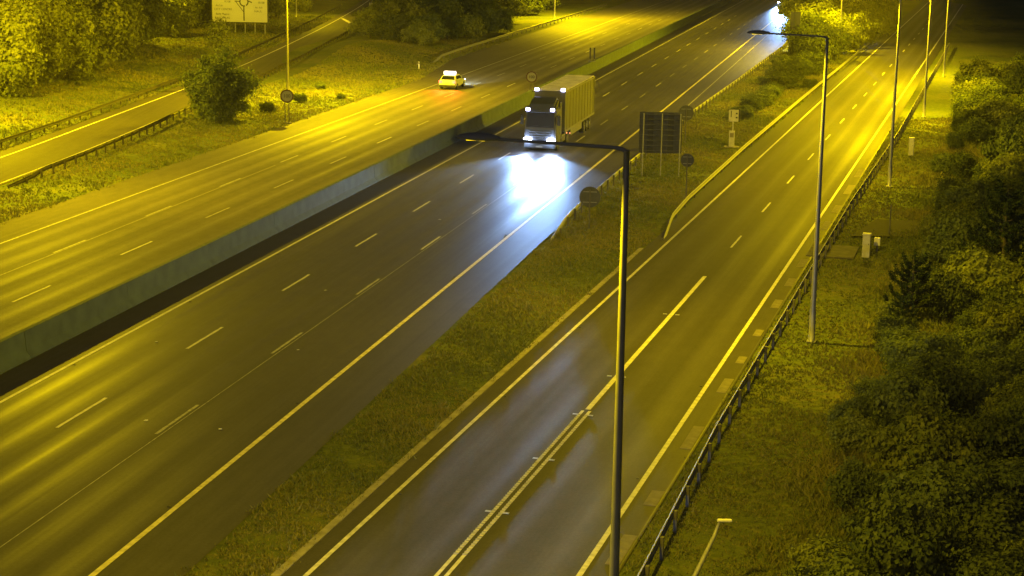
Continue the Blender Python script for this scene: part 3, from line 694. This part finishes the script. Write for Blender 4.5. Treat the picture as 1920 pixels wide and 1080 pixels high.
# emergency phone
r = thing('roadside_phone', (17.45, 140.7, 0), R(-10), 'roadside phone box sign on a narrow cabinet between the carriageways', 'phone cabinet')
bm = bmesh.new(); bx(bm, (0, 0, .62), (.44, .34, 1.32), .03, 2); cb = bmo('cabinet', bm, 'cabinet', r)
bm = bmesh.new(); bx(bm, (0, -.172, .95), (.30, .01, .36), .003); bmo('door', bm, 'concrete light', cb)
bm = bmesh.new(); tube(bm, [(.05, 0, 1.2), (.05, 0, 2.1)], .06, 8); bmo('post', bm, 'cabinet', r)
bm = bmesh.new(); bx(bm, (.08, 0, 2.5), (.78, .08, .95), .02); pb = bmo('sign_panel', bm, 'cabinet', r)
bm = bmesh.new(); bx(bm, (.53, .06, 2.55), (.10, .30, 1.05), .02); bmo('side_panel', bm, 'plastic black', r)
for dx, dz in ((-.2, .14), (.24, .18), (.24, -.14)):
    bm = bmesh.new(); bx(bm, (.08 + dx, -.044, 2.5 + dz), (.14 if dx > 0 else .07, .012, .12 if dx > 0 else .5), .004); bmo('symbol', bm, 'sign black', pb)
bm = bmesh.new(); bx(bm, (0, 0, -.01), (1.2, .9, .06), .02); bmo('plinth', bm, 'kerb concrete', r)
# sign back by the lay-by
r = thing('tall_sign_back', m1(-13.4, 240), -A1, 'tall narrow sign seen from behind beside the lay-by trees', 'road sign')
bm = bmesh.new(); tube(bm, [(0, 0, -.1), (0, 0, 5.4)], .06, 8); bmo('post', bm, 'sign back', r)
bm = bmesh.new(); bx(bm, (.1, .08, 4.3), (1.3, .04, 2.4), .02); bmo('panel', bm, 'sign back', r)
# marker post, chamber, pillars, thin pole, leaning pole
r = thing('marker_post', (-11.2, 205, 0), 0, 'small white marker post on the verge left of the taxi', 'marker post')
bm = bmesh.new(); bx(bm, (0, 0, .42), (.12, .06, .95), .01); bmo('blade', bm, 'sign white', r)
bm = bmesh.new(); bx(bm, (0, -.034, .72), (.08, .012, .16), .003); bmo('reflector', bm, 'sign red', r)
r = thing('chamber_cover', (24.8, 178.2, 0), R(-10), 'low pale concrete chamber lid in the scrub between the roads', 'chamber')
bm = bmesh.new(); bx(bm, (0, 0, .12), (1.5, .9, .3), .03); bmo('chamber', bm, 'concrete light', r)
for q in (-.36, .36):
    bm = bmesh.new(); bx(bm, (q, 0, .285), (.66, .8, .04), .01); bmo('lid', bm, 'galvanised dull', r)
for (x, y, w, h, lab) in ((19.5, 95.4, .42, 1.28, 'pale square pillar cabinet nearer the camera, beside the maintenance bay'), (31.2, 137.6, .40, 1.35, 'pale square pillar cabinet farther up the right verge')):
    r = thing('pillar_cabinet', (x, y, 0), -A2, lab, 'cabinet', 'pillar cabinets on the right verge')
    bm = bmesh.new(); bx(bm, (0, 0, h / 2 - .05), (w, w, h), .02); b = bmo('body', bm, 'cabinet', r)
    bm = bmesh.new(); bx(bm, (0, 0, h - .04), (w + .06, w + .06, .10), .03, 2); bmo('cap', bm, 'cabinet', r)
    bm = bmesh.new(); bx(bm, (0, -w / 2 - .004, h * .5), (w * .75, .01, h * .65), .003); bmo('door', bm, 'cabinet', b)
    bm = bmesh.new(); bx(bm, (w * .28, -w / 2 - .012, h * .55), (.03, .012, .09), .003); bmo('lock', bm, 'plastic black', b)
r = thing('junction_box', (20.4, 96.9, 0), -A2, 'small white box just behind the nearer pillar cabinet', 'box')
bm = bmesh.new(); bx(bm, (0, 0, .55), (.34, .26, .45), .02); bmo('box', bm, 'sign white', r)
bm = bmesh.new(); bx(bm, (0, 0, .16), (.10, .10, .36), .005); bmo('stand', bm, 'post', r)
r = thing('thin_pole', (22.2, 102.2, 0), 0, 'thin grey pole rising from shrubs behind the pillar cabinet', 'pole')
bm = bmesh.new(); tube(bm, [(0, 0, -.1), (0, 0, 1.75)], [.045, .035], 8); bmo('shaft', bm, 'post', r)
bm = bmesh.new(); tube(bm, [(0, 0, 1.75), (0, 0, 1.79)], [.05, .02], 8); bmo('cap', bm, 'post', r)
r = thing('leaning_pole', (4.75, 44.6, 0), 0, 'thin pale leaning pole with a small head in the grass', 'pole')
bm = bmesh.new(); tube(bm, [(0, 0, -.05), (.25, .6, .55), (.95, 1.5, 1.62), (1.10, 1.72, 1.95)], [.09, .075, .06, .04], 8); bmo('shaft', bm, 'galvanised', r, smooth=True)
bm = bmesh.new(); bx(bm, (1.24, 1.72, 2.0), (.42, .14, .07), .03, 2); bmo('head', bm, 'sign white', r)
bm = bmesh.new(); bx(bm, (0, 0, .02), (.4, .4, .08), .01); bmo('footing', bm, 'kerb concrete', r)
for i, (s, t, lab) in enumerate([(-26.6, 80.5, 'white scrap of litter in the lane below the lit barrier'), (-30.3, 68.6, 'scrap of litter near the left edge line of the truck carriageway'), (-26.3, 101.5, 'scrap of litter on the blue-lit part of the carriageway'), (-24.0, 68.9, 'scrap of litter beside a worn lane dash'), (-22.9, 57.2, 'small scrap of litter near the lower left of the carriageway'), (-25.9, 57.5, 'scrap of pale litter close to the first lane dash')]):
    bm = bmesh.new(); rr_ = random.Random(i); vs = [bm.verts.new((rr_.uniform(.6, 1) * .11 * math.cos(k), rr_.uniform(.6, 1) * .09 * math.sin(k), .01 + rr_.uniform(0, .03))) for k in (0, 1, 2.1, 3, 4.2, 5.2)]
    c0 = bm.verts.new((0, 0, .05))
    for k in range(6): bm.faces.new((vs[k], vs[(k + 1) % 6], c0))
    o = bmo('litter_scrap', bm, 'litter', label=lab, cat='litter', group='litter on the carriageway'); o.location = m1(s, t, .004)
# ------------------------------------------------------------------ vegetation
def leafmesh(name, pos, nrm, size, tint, m, aspect=.7):
    """one bent quad per leaf clump"""
    n = len(pos)
    a = np.cross(nrm, nrg.normal(size=(n, 3))); a /= np.linalg.norm(a, axis=1, keepdims=True) + 1e-9
    b = np.cross(nrm, a); b /= np.linalg.norm(b, axis=1, keepdims=True) + 1e-9
    s = size[:, None]
    v = np.stack([pos - a * s, pos + b * s * aspect, pos + a * s, pos - b * s * aspect], 1)
    v[:, 1] += nrm * s * .25; v[:, 3] += nrm * s * .25
    me = bpy.data.meshes.new(name); me.vertices.add(4 * n); me.vertices.foreach_set('co', v.reshape(-1).astype(np.float32))
    me.loops.add(6 * n); me.polygons.add(2 * n)
    base = np.arange(n)[:, None] * 4; idx = (base + np.array([0, 1, 2, 0, 2, 3])).reshape(-1)
    me.loops.foreach_set('vertex_index', idx.astype(np.int32)); me.polygons.foreach_set('loop_start', np.arange(0, 6 * n, 3, dtype=np.int32))
    at = me.attributes.new('tint', 'FLOAT', 'POINT'); at.data.foreach_set('value', np.repeat(tint, 4).astype(np.float32))
    me.update(); me.validate(); me.materials.append(MT[m]); return me
def crown(name, rx, ry, rz, zc, nclump, per, leaf, m, seed, spread=.16, low=-.95):
    g = np.random.default_rng(seed)
    d = g.normal(size=(nclump * 3, 3)); d /= np.linalg.norm(d, axis=1, keepdims=True)
    d = d[d[:, 2] > low][:nclump]; k = len(d)
    lump = 1 + .30 * np.sin(d[:, 0] * 4 + seed) * np.cos(d[:, 1] * 5 + seed * 2) + .16 * np.sin(d[:, 2] * 7 + seed)
    rad = (.45 + .55 * g.random(k) ** .5) * lump
    cen = d * rad[:, None] * np.array([rx, ry, rz])
    ct = g.random(k)
    csz = (.6 + .8 * g.random(k))
    P_ = np.repeat(cen, per, 0) + g.normal(size=(k * per, 3)) * np.array([rx, ry, rz * .8]) * spread * np.repeat(csz, per)[:, None]
    n_ = P_ - cen.repeat(per, 0); n_ = n_ / (np.linalg.norm(n_, axis=1, keepdims=True) + 1e-9) + P_ / np.array([rx, ry, rz]) * .6 + g.normal(size=P_.shape) * .55 + np.array([0, 0, .35])
    n_ /= np.linalg.norm(n_, axis=1, keepdims=True)
    tint = np.clip(.65 * np.repeat(ct, per) + .5 * g.random(k * per) - .08, 0, 1)
    P_[:, 2] += zc; P_[:, 2] = np.maximum(P_[:, 2], .05)
    return leafmesh(name, P_, n_, leaf * (.4 + 1.2 * g.random(k * per) ** 1.5), tint, m)
def trunkmesh(name, h, r, spread, n, seed, lean=.1):
    q = random.Random(seed); bm = bmesh.new()
    pts = [Vector((0, 0, -.2))]
    for i in range(1, 6): pts.append(Vector((q.uniform(-lean, lean) * i * .3, q.uniform(-lean, lean) * i * .3, h * i / 5)))
    tube(bm, pts, [r * (1.25 if i == 0 else 1 - i * .15) for i in range(6)], 8)
    for k in range(n):
        f = q.uniform(.25, .85); i = min(4, int(f * 5)); p = pts[i].lerp(pts[i + 1], f * 5 - i); an = q.uniform(0, 6.28); L = spread * q.uniform(.5, .9)
        e = p + Vector((math.cos(an) * L, math.sin(an) * L, L * q.uniform(.4, .9))); mid = p.lerp(e, .5) + Vector((0, 0, L * .08))
        tube(bm, [p, mid, e], [r * .5 * (1 - f * .5), r * .28, r * .08], 6)
    me = bpy.data.meshes.new(name); bm.to_mesh(me); bm.free(); me.materials.append(MT['bark']); return me
# prototypes: unit-ish sizes
TREES = [(crown('crown', 3.0, 3.0, 4.7, 4.9, 190, 110, .18, 'leaf broad', 10 + i, .14, -.97), trunkmesh('trunk', 7.5, .22, 2.4, 10, 20 + i)) for i in range(4)]
SHRUB = [(crown('crown', 1.5, 1.5, 1.25, 1.15, 130, 105, .082, 'leaf broad', 40 + i, .14, -.6), trunkmesh('trunk', 1.6, .06, 1.1, 9, 50 + i, .2)) for i in range(4)]
SHRUBD = [(crown('crown', 1.5, 1.5, 1.3, 1.2, 130, 105, .078, 'leaf dark', 60 + i, .15, -.6), trunkmesh('trunk', 1.7, .06, 1.1, 9, 70 + i, .2)) for i in range(4)]
def pine_mesh(seed, h=4.2, r=1.7):
    g = np.random.default_rng(seed); P_ = []; N_ = []; T_ = []; bm = bmesh.new()
    tube(bm, [(0, 0, -.2), (0.05, 0, h * .5), (0, .04, h)], [.11, .07, .015], 8)
    nb_ = 30
    for k in range(nb_):
        z = h * (.14 + .82 * k / nb_); L = r * (1 - .72 * k / nb_) * g.uniform(.7, 1.12); an = k * 2.4 + g.uniform(-.3, .3)
        p = Vector((0, 0, z)); e = p + Vector((math.cos(an) * L, math.sin(an) * L, L * .42)); tip = e + Vector((math.cos(an) * .16, math.sin(an) * .16, .5))
        tube(bm, [p, p.lerp(e, .55) + Vector((0, 0, -.04)), e, tip], [.032, .02, .012, .005], 5)
        for j in range(170):
            f = g.uniform(.3, 1.25); q = p.lerp(e, min(f, 1)) if f <= 1 else e.lerp(tip, (f - 1) / .25)
            P_.append((q.x + g.normal() * .05, q.y + g.normal() * .05, q.z + g.normal() * .05)); N_.append(g.normal(size=3)); T_.append(g.random())
    me = bpy.data.meshes.new('trunk'); bm.to_mesh(me); bm.free(); me.materials.append(MT['bark'])
    P_ = np.array(P_); N_ = np.array(N_); N_ /= np.linalg.norm(N_, axis=1, keepdims=True)
    return leafmesh('crown', P_, N_, np.full(len(P_), .13), np.array(T_), 'leaf needle', .18), me
PINE = [pine_mesh(90), pine_mesh(91)]
def plant(name, proto, x, y, sx, sz, rz, label, cat, group, leafmat_=None):
    r = thing(name, (x, y, hgt(x, y)), rz, label, cat, group); r.scale = (sx, sx, sz)
    link('crown', proto[0], None, r); link('trunk', proto[1], None, r); return r
def clear_of_road(x, y):
    s1, t1 = st1(x, y); s2, t2 = st2(x, y); d = x - ls_x(y)
    return not (-51.0 < s1 < -18.2 or -19.4 < s2 < -8.6 or (-1.6 < d < 5.3))
LT = [(-47.6, 165.1, 1.0), (-47.6, 174.0, 1.15), (-46.5, 182.6, .95), (-46.8, 193.5, 1.2), (-46.6, 207.8, 1.05), (-47.8, 226.1, 1.0), (-48.1, 242.6, .95), (-48.6, 258.1, .95), (-48.2, 273.2, .9), (-57.7, 211.0, 1.3), (-56.1, 223.6, 1.25), (-55.8, 247.1, 1.2), (-58.2, 200.6, 1.35), (-53, 184, 1.3), (-54, 172, 1.3), (-53, 265, 1.2), (-43, 283, .85), (-39.5, 292, .8), (-45, 300, 1.1), (-38, 312, .9), (-54, 158, 1.1)]
for i, (x, y, k) in enumerate(LT):
    near = i in (0, 1, 2, 3, 4)
    plant('broadleaf_tree', TREES[i % 4], x, y, k * rnd.uniform(.9, 1.05), k * rnd.uniform(.85, 1.0), rnd.uniform(0, 6.28),
          '%s leafy tree from the left in the front row of the wood above the ramp' % ('first', 'second', 'third', 'fourth', 'fifth')[i] if near else 'leafy tree deeper in the wood at the upper left', 'tree', 'front row of the left wood' if near else 'trees of the left wood')
# the lone bush by the ramp and its neighbours
lone_c = crown('crown', 2.8, 2.8, 2.7, 2.8, 360, 90, .095, 'leaf dark', 101, .10, -.97); lone_t = trunkmesh('trunk', 4.8, .12, 2.0, 14, 102, .25)
plant('round_bush', (lone_c, lone_t), -25.6, 153.2, 1.0, 1.0, .4, 'large round bush standing alone between the ramp and the motorway', 'bush', None)
sap_c = crown('crown', 1.1, 1.1, 1.6, 3.0, 60, 30, .10, 'leaf broad', 111, .2); sap_t = trunkmesh('trunk', 3.8, .06, 1.0, 10, 112, .3)
plant('sapling', (sap_c, sap_t), -34.6, 206, 1.3, 1.15, 0, 'thin sapling showing above the large round bush', 'sapling', None)
for i, (x, y, k, lb) in enumerate([(-20.6, 168.5, .38, 'low bush just right of the left street lamp base'), (-22.6, 160, .42, 'low bush between the round bush and the two-post speed sign'), (-17.0, 172, .25, 'smallest low bush on the bright bank toward the motorway'), (-20.0, 181, .32, 'low bush on the bright bank beyond the left street lamp')]):
    plant('low_bush', SHRUBD[i % 4], x, y, k, k * .9, i * 1.7, lb, 'bush', 'low bushes on the left bank')
HG = [(-20.5, 250, 1.5), (-17.6, 246.3, 1.5), (-15.4, 243, 1.5), (-13.2, 240.5, 1.35), (-12.2, 247, 1.55), (-9.8, 252.6, 1.5), (-7.3, 256.1, 1.5), (-4.8, 261.8, 1.45), (-2.9, 268.7, 1.4), (-16.6, 262.5, 2.1), (-12.4, 272.7, 2.2), (-7.6, 284.4, 2.3), (-2.6, 292.7, 2.2), (1.1, 313.6, 2.2), (4.6, 333.4, 2.4), (-21.5, 268, 1.6), (-19, 282, 2.3), (-14, 296, 2.5), (-6, 306, 2.5), (-17.5, 313, 2.6), (-1, 330, 2.6)]
for i, (x, y, k) in enumerate(HG):
    plant('hedge_bush', (SHRUBD if i % 3 else SHRUB)[i % 4], x, y, k, k * .95, rnd.uniform(0, 6), 'dense bush in the dark hedge between the ramp and the motorway', 'bush', 'bushes of the upper hedge')
TR = [(36.5, 221.7, 1.5, 1), (40.0, 229.6, 1.6, 1), (43.7, 239.6, 1.7, 0), (48.6, 252.7, 1.7, 0), (55.3, 272.0, 1.8, 0), (43.1, 258.2, 2.2, 0), (49.1, 277.7, 2.3, 0), (56.5, 298.2, 2.4, 0), (64.1, 322.2, 2.5, 0), (48.2, 302.6, 2.4, 0), (55.8, 328.3, 2.5, 0), (39.6, 240.0, 1.9, 1), (35.8, 214, 1.3, 1), (45.3, 248, 1.9, 0)]
for i, (x, y, k, dk) in enumerate(TR):
    plant('verge_bush', (SHRUBD if dk else SHRUB)[i % 4], x, y, k, k * 1.05, rnd.uniform(0, 6), 'tall leafy bush in the thicket between motorway and slip road, top right', 'bush', 'bushes of the top right thicket')
SCR = [(22.4, 166.7, .7), (25.6, 177.7, .75), (28.9, 189.6, .9), (32.4, 203.0, 1.1), (34.2, 207.5, 1.2), (27.4, 192.2, .55), (32.0, 210.6, .9), (26.7, 182.5, .6), (30.6, 196.5, .95), (23.9, 171.5, .7), (20.9, 161, .6), (29.4, 199, .7), (31.8, 190, .5)]
for i, (x, y, k) in enumerate(SCR):
    plant('scrub_bush', SHRUBD[i % 4], x, y, k, k * .8, rnd.uniform(0, 6), 'low dark scrub bush along the left guardrail of the slip road', 'bush', 'dark scrub between the roads')
PINES = [(18.6, 80.0), (24.6, 86.5), (17.4, 76.8)]
RG = []
q = random.Random(5)
for _ in range(30000):
    t = 39 + q.random() ** 1.25 * 165; smax = 3.6 if t < 110 else 9
    s_ = q.uniform(-4.3 + .35 * math.sin(t * .37) + .3 * math.sin(t * .9), smax); p = m2(s_, t)
    md = (1.35 + max(0, t - 60) * .012) * (.72 if s_ < -3 else 1)
    if any((p.x - a) ** 2 + (p.y - b) ** 2 < 1.7 ** 2 for a, b in PINES): continue
    if (p.x - 22.5) ** 2 + (p.y - 103) ** 2 < 3.2 ** 2 or (p.x - 20.2) ** 2 + (p.y - 96) ** 2 < 1.7 ** 2: continue
    if any((p.x - a) ** 2 + (p.y - b) ** 2 < md * md for a, b, c, d in RG): continue
    RG.append((p.x, p.y, s_, t))
    if len(RG) > 170: break
for i, (x, y, s_, t) in enumerate(RG):
    k = q.uniform(.5, .95) * (1 + max(0, t - 80) * .005) * (.62 if s_ < -3.2 else 1)
    dark = (math.sin(x * .9 + y * .33) + q.uniform(-.6, .6)) > -.55
    band = 'lower' if y < 64 else ('middle' if y < 92 else 'upper')
    where = 'at the grassy edge of' if s_ < -3.2 else 'inside'
    plant('embankment_shrub', (SHRUBD if dark else SHRUB)[i % 4], x, y, k, k * q.uniform(.75, 1.35), q.uniform(0, 6),
          'leafy shrub %s the %s dense planting on the right' % (where, band), 'shrub', 'shrubs of the %s right planting, %s' % (band, 'edge' if s_ < -3.2 else 'inner'))
plant('pine_tree', PINE[0], 18.6, 80.0, .85, .72, 1.0, 'small pine with upturned spiky branches at the front of the right planting', 'pine tree', None)
plant('pine_tree', PINE[1], 24.6, 86.5, 1.25, 1.25, 2.0, 'larger dark pine deep in the right planting', 'pine tree', None)
plant('pine_tree', PINE[0], 17.4, 76.5, .5, .45, 2.6, 'very small pine sprig low at the edge of the right planting', 'pine tree', None)
# ------------------------------------------------------------------ grass (uncountable)
def grass():
    pts = []
    def scat(n, fx):
        k = 0
        while k < n:
            p = fx(); 
            if p is None: continue
            pts.append(p); k += 1
    U = rnd.uniform
    def rag(t): return max(0., .5 * math.sin(t * .9) + .35 * math.sin(t * 2.3 + 1) + .3 * math.sin(t * 5.1 + 2))
    def wedge():
        t = 42 + (U(0, 1) ** 1.5) * 200; sr = -18.45 if t < 160 else interp(SB_R, t) + .2
        p = m1(U(sr - .12 - .35 * rag(t), sr + 13), t); s2, t2 = st2(p.x, p.y)
        if s2 > interp(SL_L, t2) - .24 + .34 * rag(t2 * 1.3) or (t2 > 100 and s2 > -19.7): return None
        return (p.x, p.y, U(.07, .2))
    def right():
        t = 38 + (U(0, 1) ** 1.6) * 130; p = m2(U(-9.9, -1.5), t)
        if -9.62 - .22 * rag(t) > st2(p.x, p.y)[0]: return None
        if 16.4 < p.x < 19.3 and 94.4 < p.y < 98.8: return None
        return (p.x, p.y, U(.06, .16) * (1 + 1.6 * max(0, min(1, (st2(p.x, p.y)[0] + 6.2 + .6 * math.sin(t * .8)) / 1.6))))
    def nbv():
        t = 60 + U(0, 1) ** 1.1 * 190; e = interp(NB_L, t); p = m1(U(e - 14, e + .1 + .4 * rag(t)), t); d = p.x - ls_x(p.y)
        if d < 5.1: return None
        return (p.x, p.y, U(.08, .25))
    def bank():
        y = 110 + U(0, 1) * 190; p = (ls_x(y) - 1.2 - U(0, 1) ** 1.3 * 16, y); return (p[0], p[1], U(.12, .34))
    scat(52000, wedge); scat(42000, right); scat(30000, nbv); scat(22000, bank)
    def patch(x, y): return math.sin(x * .9 + 1.7 * math.sin(y * .33)) * math.sin(y * .41 + 1.3 * math.sin(x * .5)) + .5 * math.sin(x * 2.3 + y * 1.7)
    keep = []
    for x, y, h in pts:
        v = patch(x, y)
        if v < -.75 and U(0, 1) < .6: continue            # thin, worn places
        h *= .72 * (1 + .35 * max(-.8, min(1.2, v)))
        if U(0, 1) < .004: h = max(h, U(.2, .32))          # tall weeds
        keep.append((x, y, h))
    pts[:] = keep
    A = np.array(pts); n = len(A); nb_ = 3
    z = np.array([hgt(a, b) for a, b, _ in pts])
    A = np.repeat(A, nb_, 0); z = np.repeat(z, nb_) - .01; N = len(A)
    an = nrg.random(N) * 6.283; hh = A[:, 2] * (.6 + .8 * nrg.random(N)); w = .018 + .03 * hh * 4 * nrg.random(N) + .00022 * A[:, 1]
    lean = hh * (.3 + .7 * nrg.random(N)); la = nrg.random(N) * 6.283
    bx_ = A[:, 0] + nrg.normal(size=N) * .07; by_ = A[:, 1] + nrg.normal(size=N) * .07
    v = np.zeros((N, 3, 3))
    v[:, 0] = np.stack([bx_ - np.cos(an) * w, by_ - np.sin(an) * w, z], 1); v[:, 1] = np.stack([bx_ + np.cos(an) * w, by_ + np.sin(an) * w, z], 1)
    v[:, 2] = np.stack([bx_ + np.cos(la) * lean, by_ + np.sin(la) * lean, z + hh], 1)
    me = bpy.data.meshes.new('grass'); me.vertices.add(3 * N); me.vertices.foreach_set('co', v.reshape(-1).astype(np.float32))
    me.loops.add(3 * N); me.polygons.add(N); me.loops.foreach_set('vertex_index', np.arange(3 * N, dtype=np.int32)); me.polygons.foreach_set('loop_start', np.arange(0, 3 * N, 3, dtype=np.int32))
    f = .5 + .28 * np.sin(A[:, 0] * .55 + np.sin(A[:, 1] * .23) * 2) + .25 * np.sin(A[:, 1] * .31 + A[:, 0] * .21 + 1.3)
    tint = np.clip(f * .75 + (nrg.random(N) - .4) * .7, 0, 1)
    at = me.attributes.new('tint', 'FLOAT', 'POINT'); at.data.foreach_set('value', np.repeat(tint, 3).astype(np.float32))
    me.update(); me.materials.append(MT['grass blade'])
    link('grass', me, None, label='rough mixed grass growing on the road verges', cat='grass', kind='stuff')
grass()

# ------------------------------------------------------------------ haze added round the whole scene to lift the shadows
bm = bmesh.new(); bx(bm, (0, 150, 9.7), (1200, 1000, 21.4))
hz = bmo('haze', bm, None, label='thin haze added over the roads to lift the shadows', cat='haze', kind='stuff')
hm = bpy.data.materials.new('night air'); hm.use_nodes = True; hn = hm.node_tree.nodes; hn.clear()
ho = hn.new('ShaderNodeOutputMaterial'); hv = hn.new('ShaderNodeVolumePrincipled')
hv.inputs['Color'].default_value = (.95, .93, .82, 1); hv.inputs['Density'].default_value = .0002; hv.inputs['Anisotropy'].default_value = .3
hm.node_tree.links.new(hv.outputs[0], ho.inputs['Volume']); hz.data.materials.append(hm)
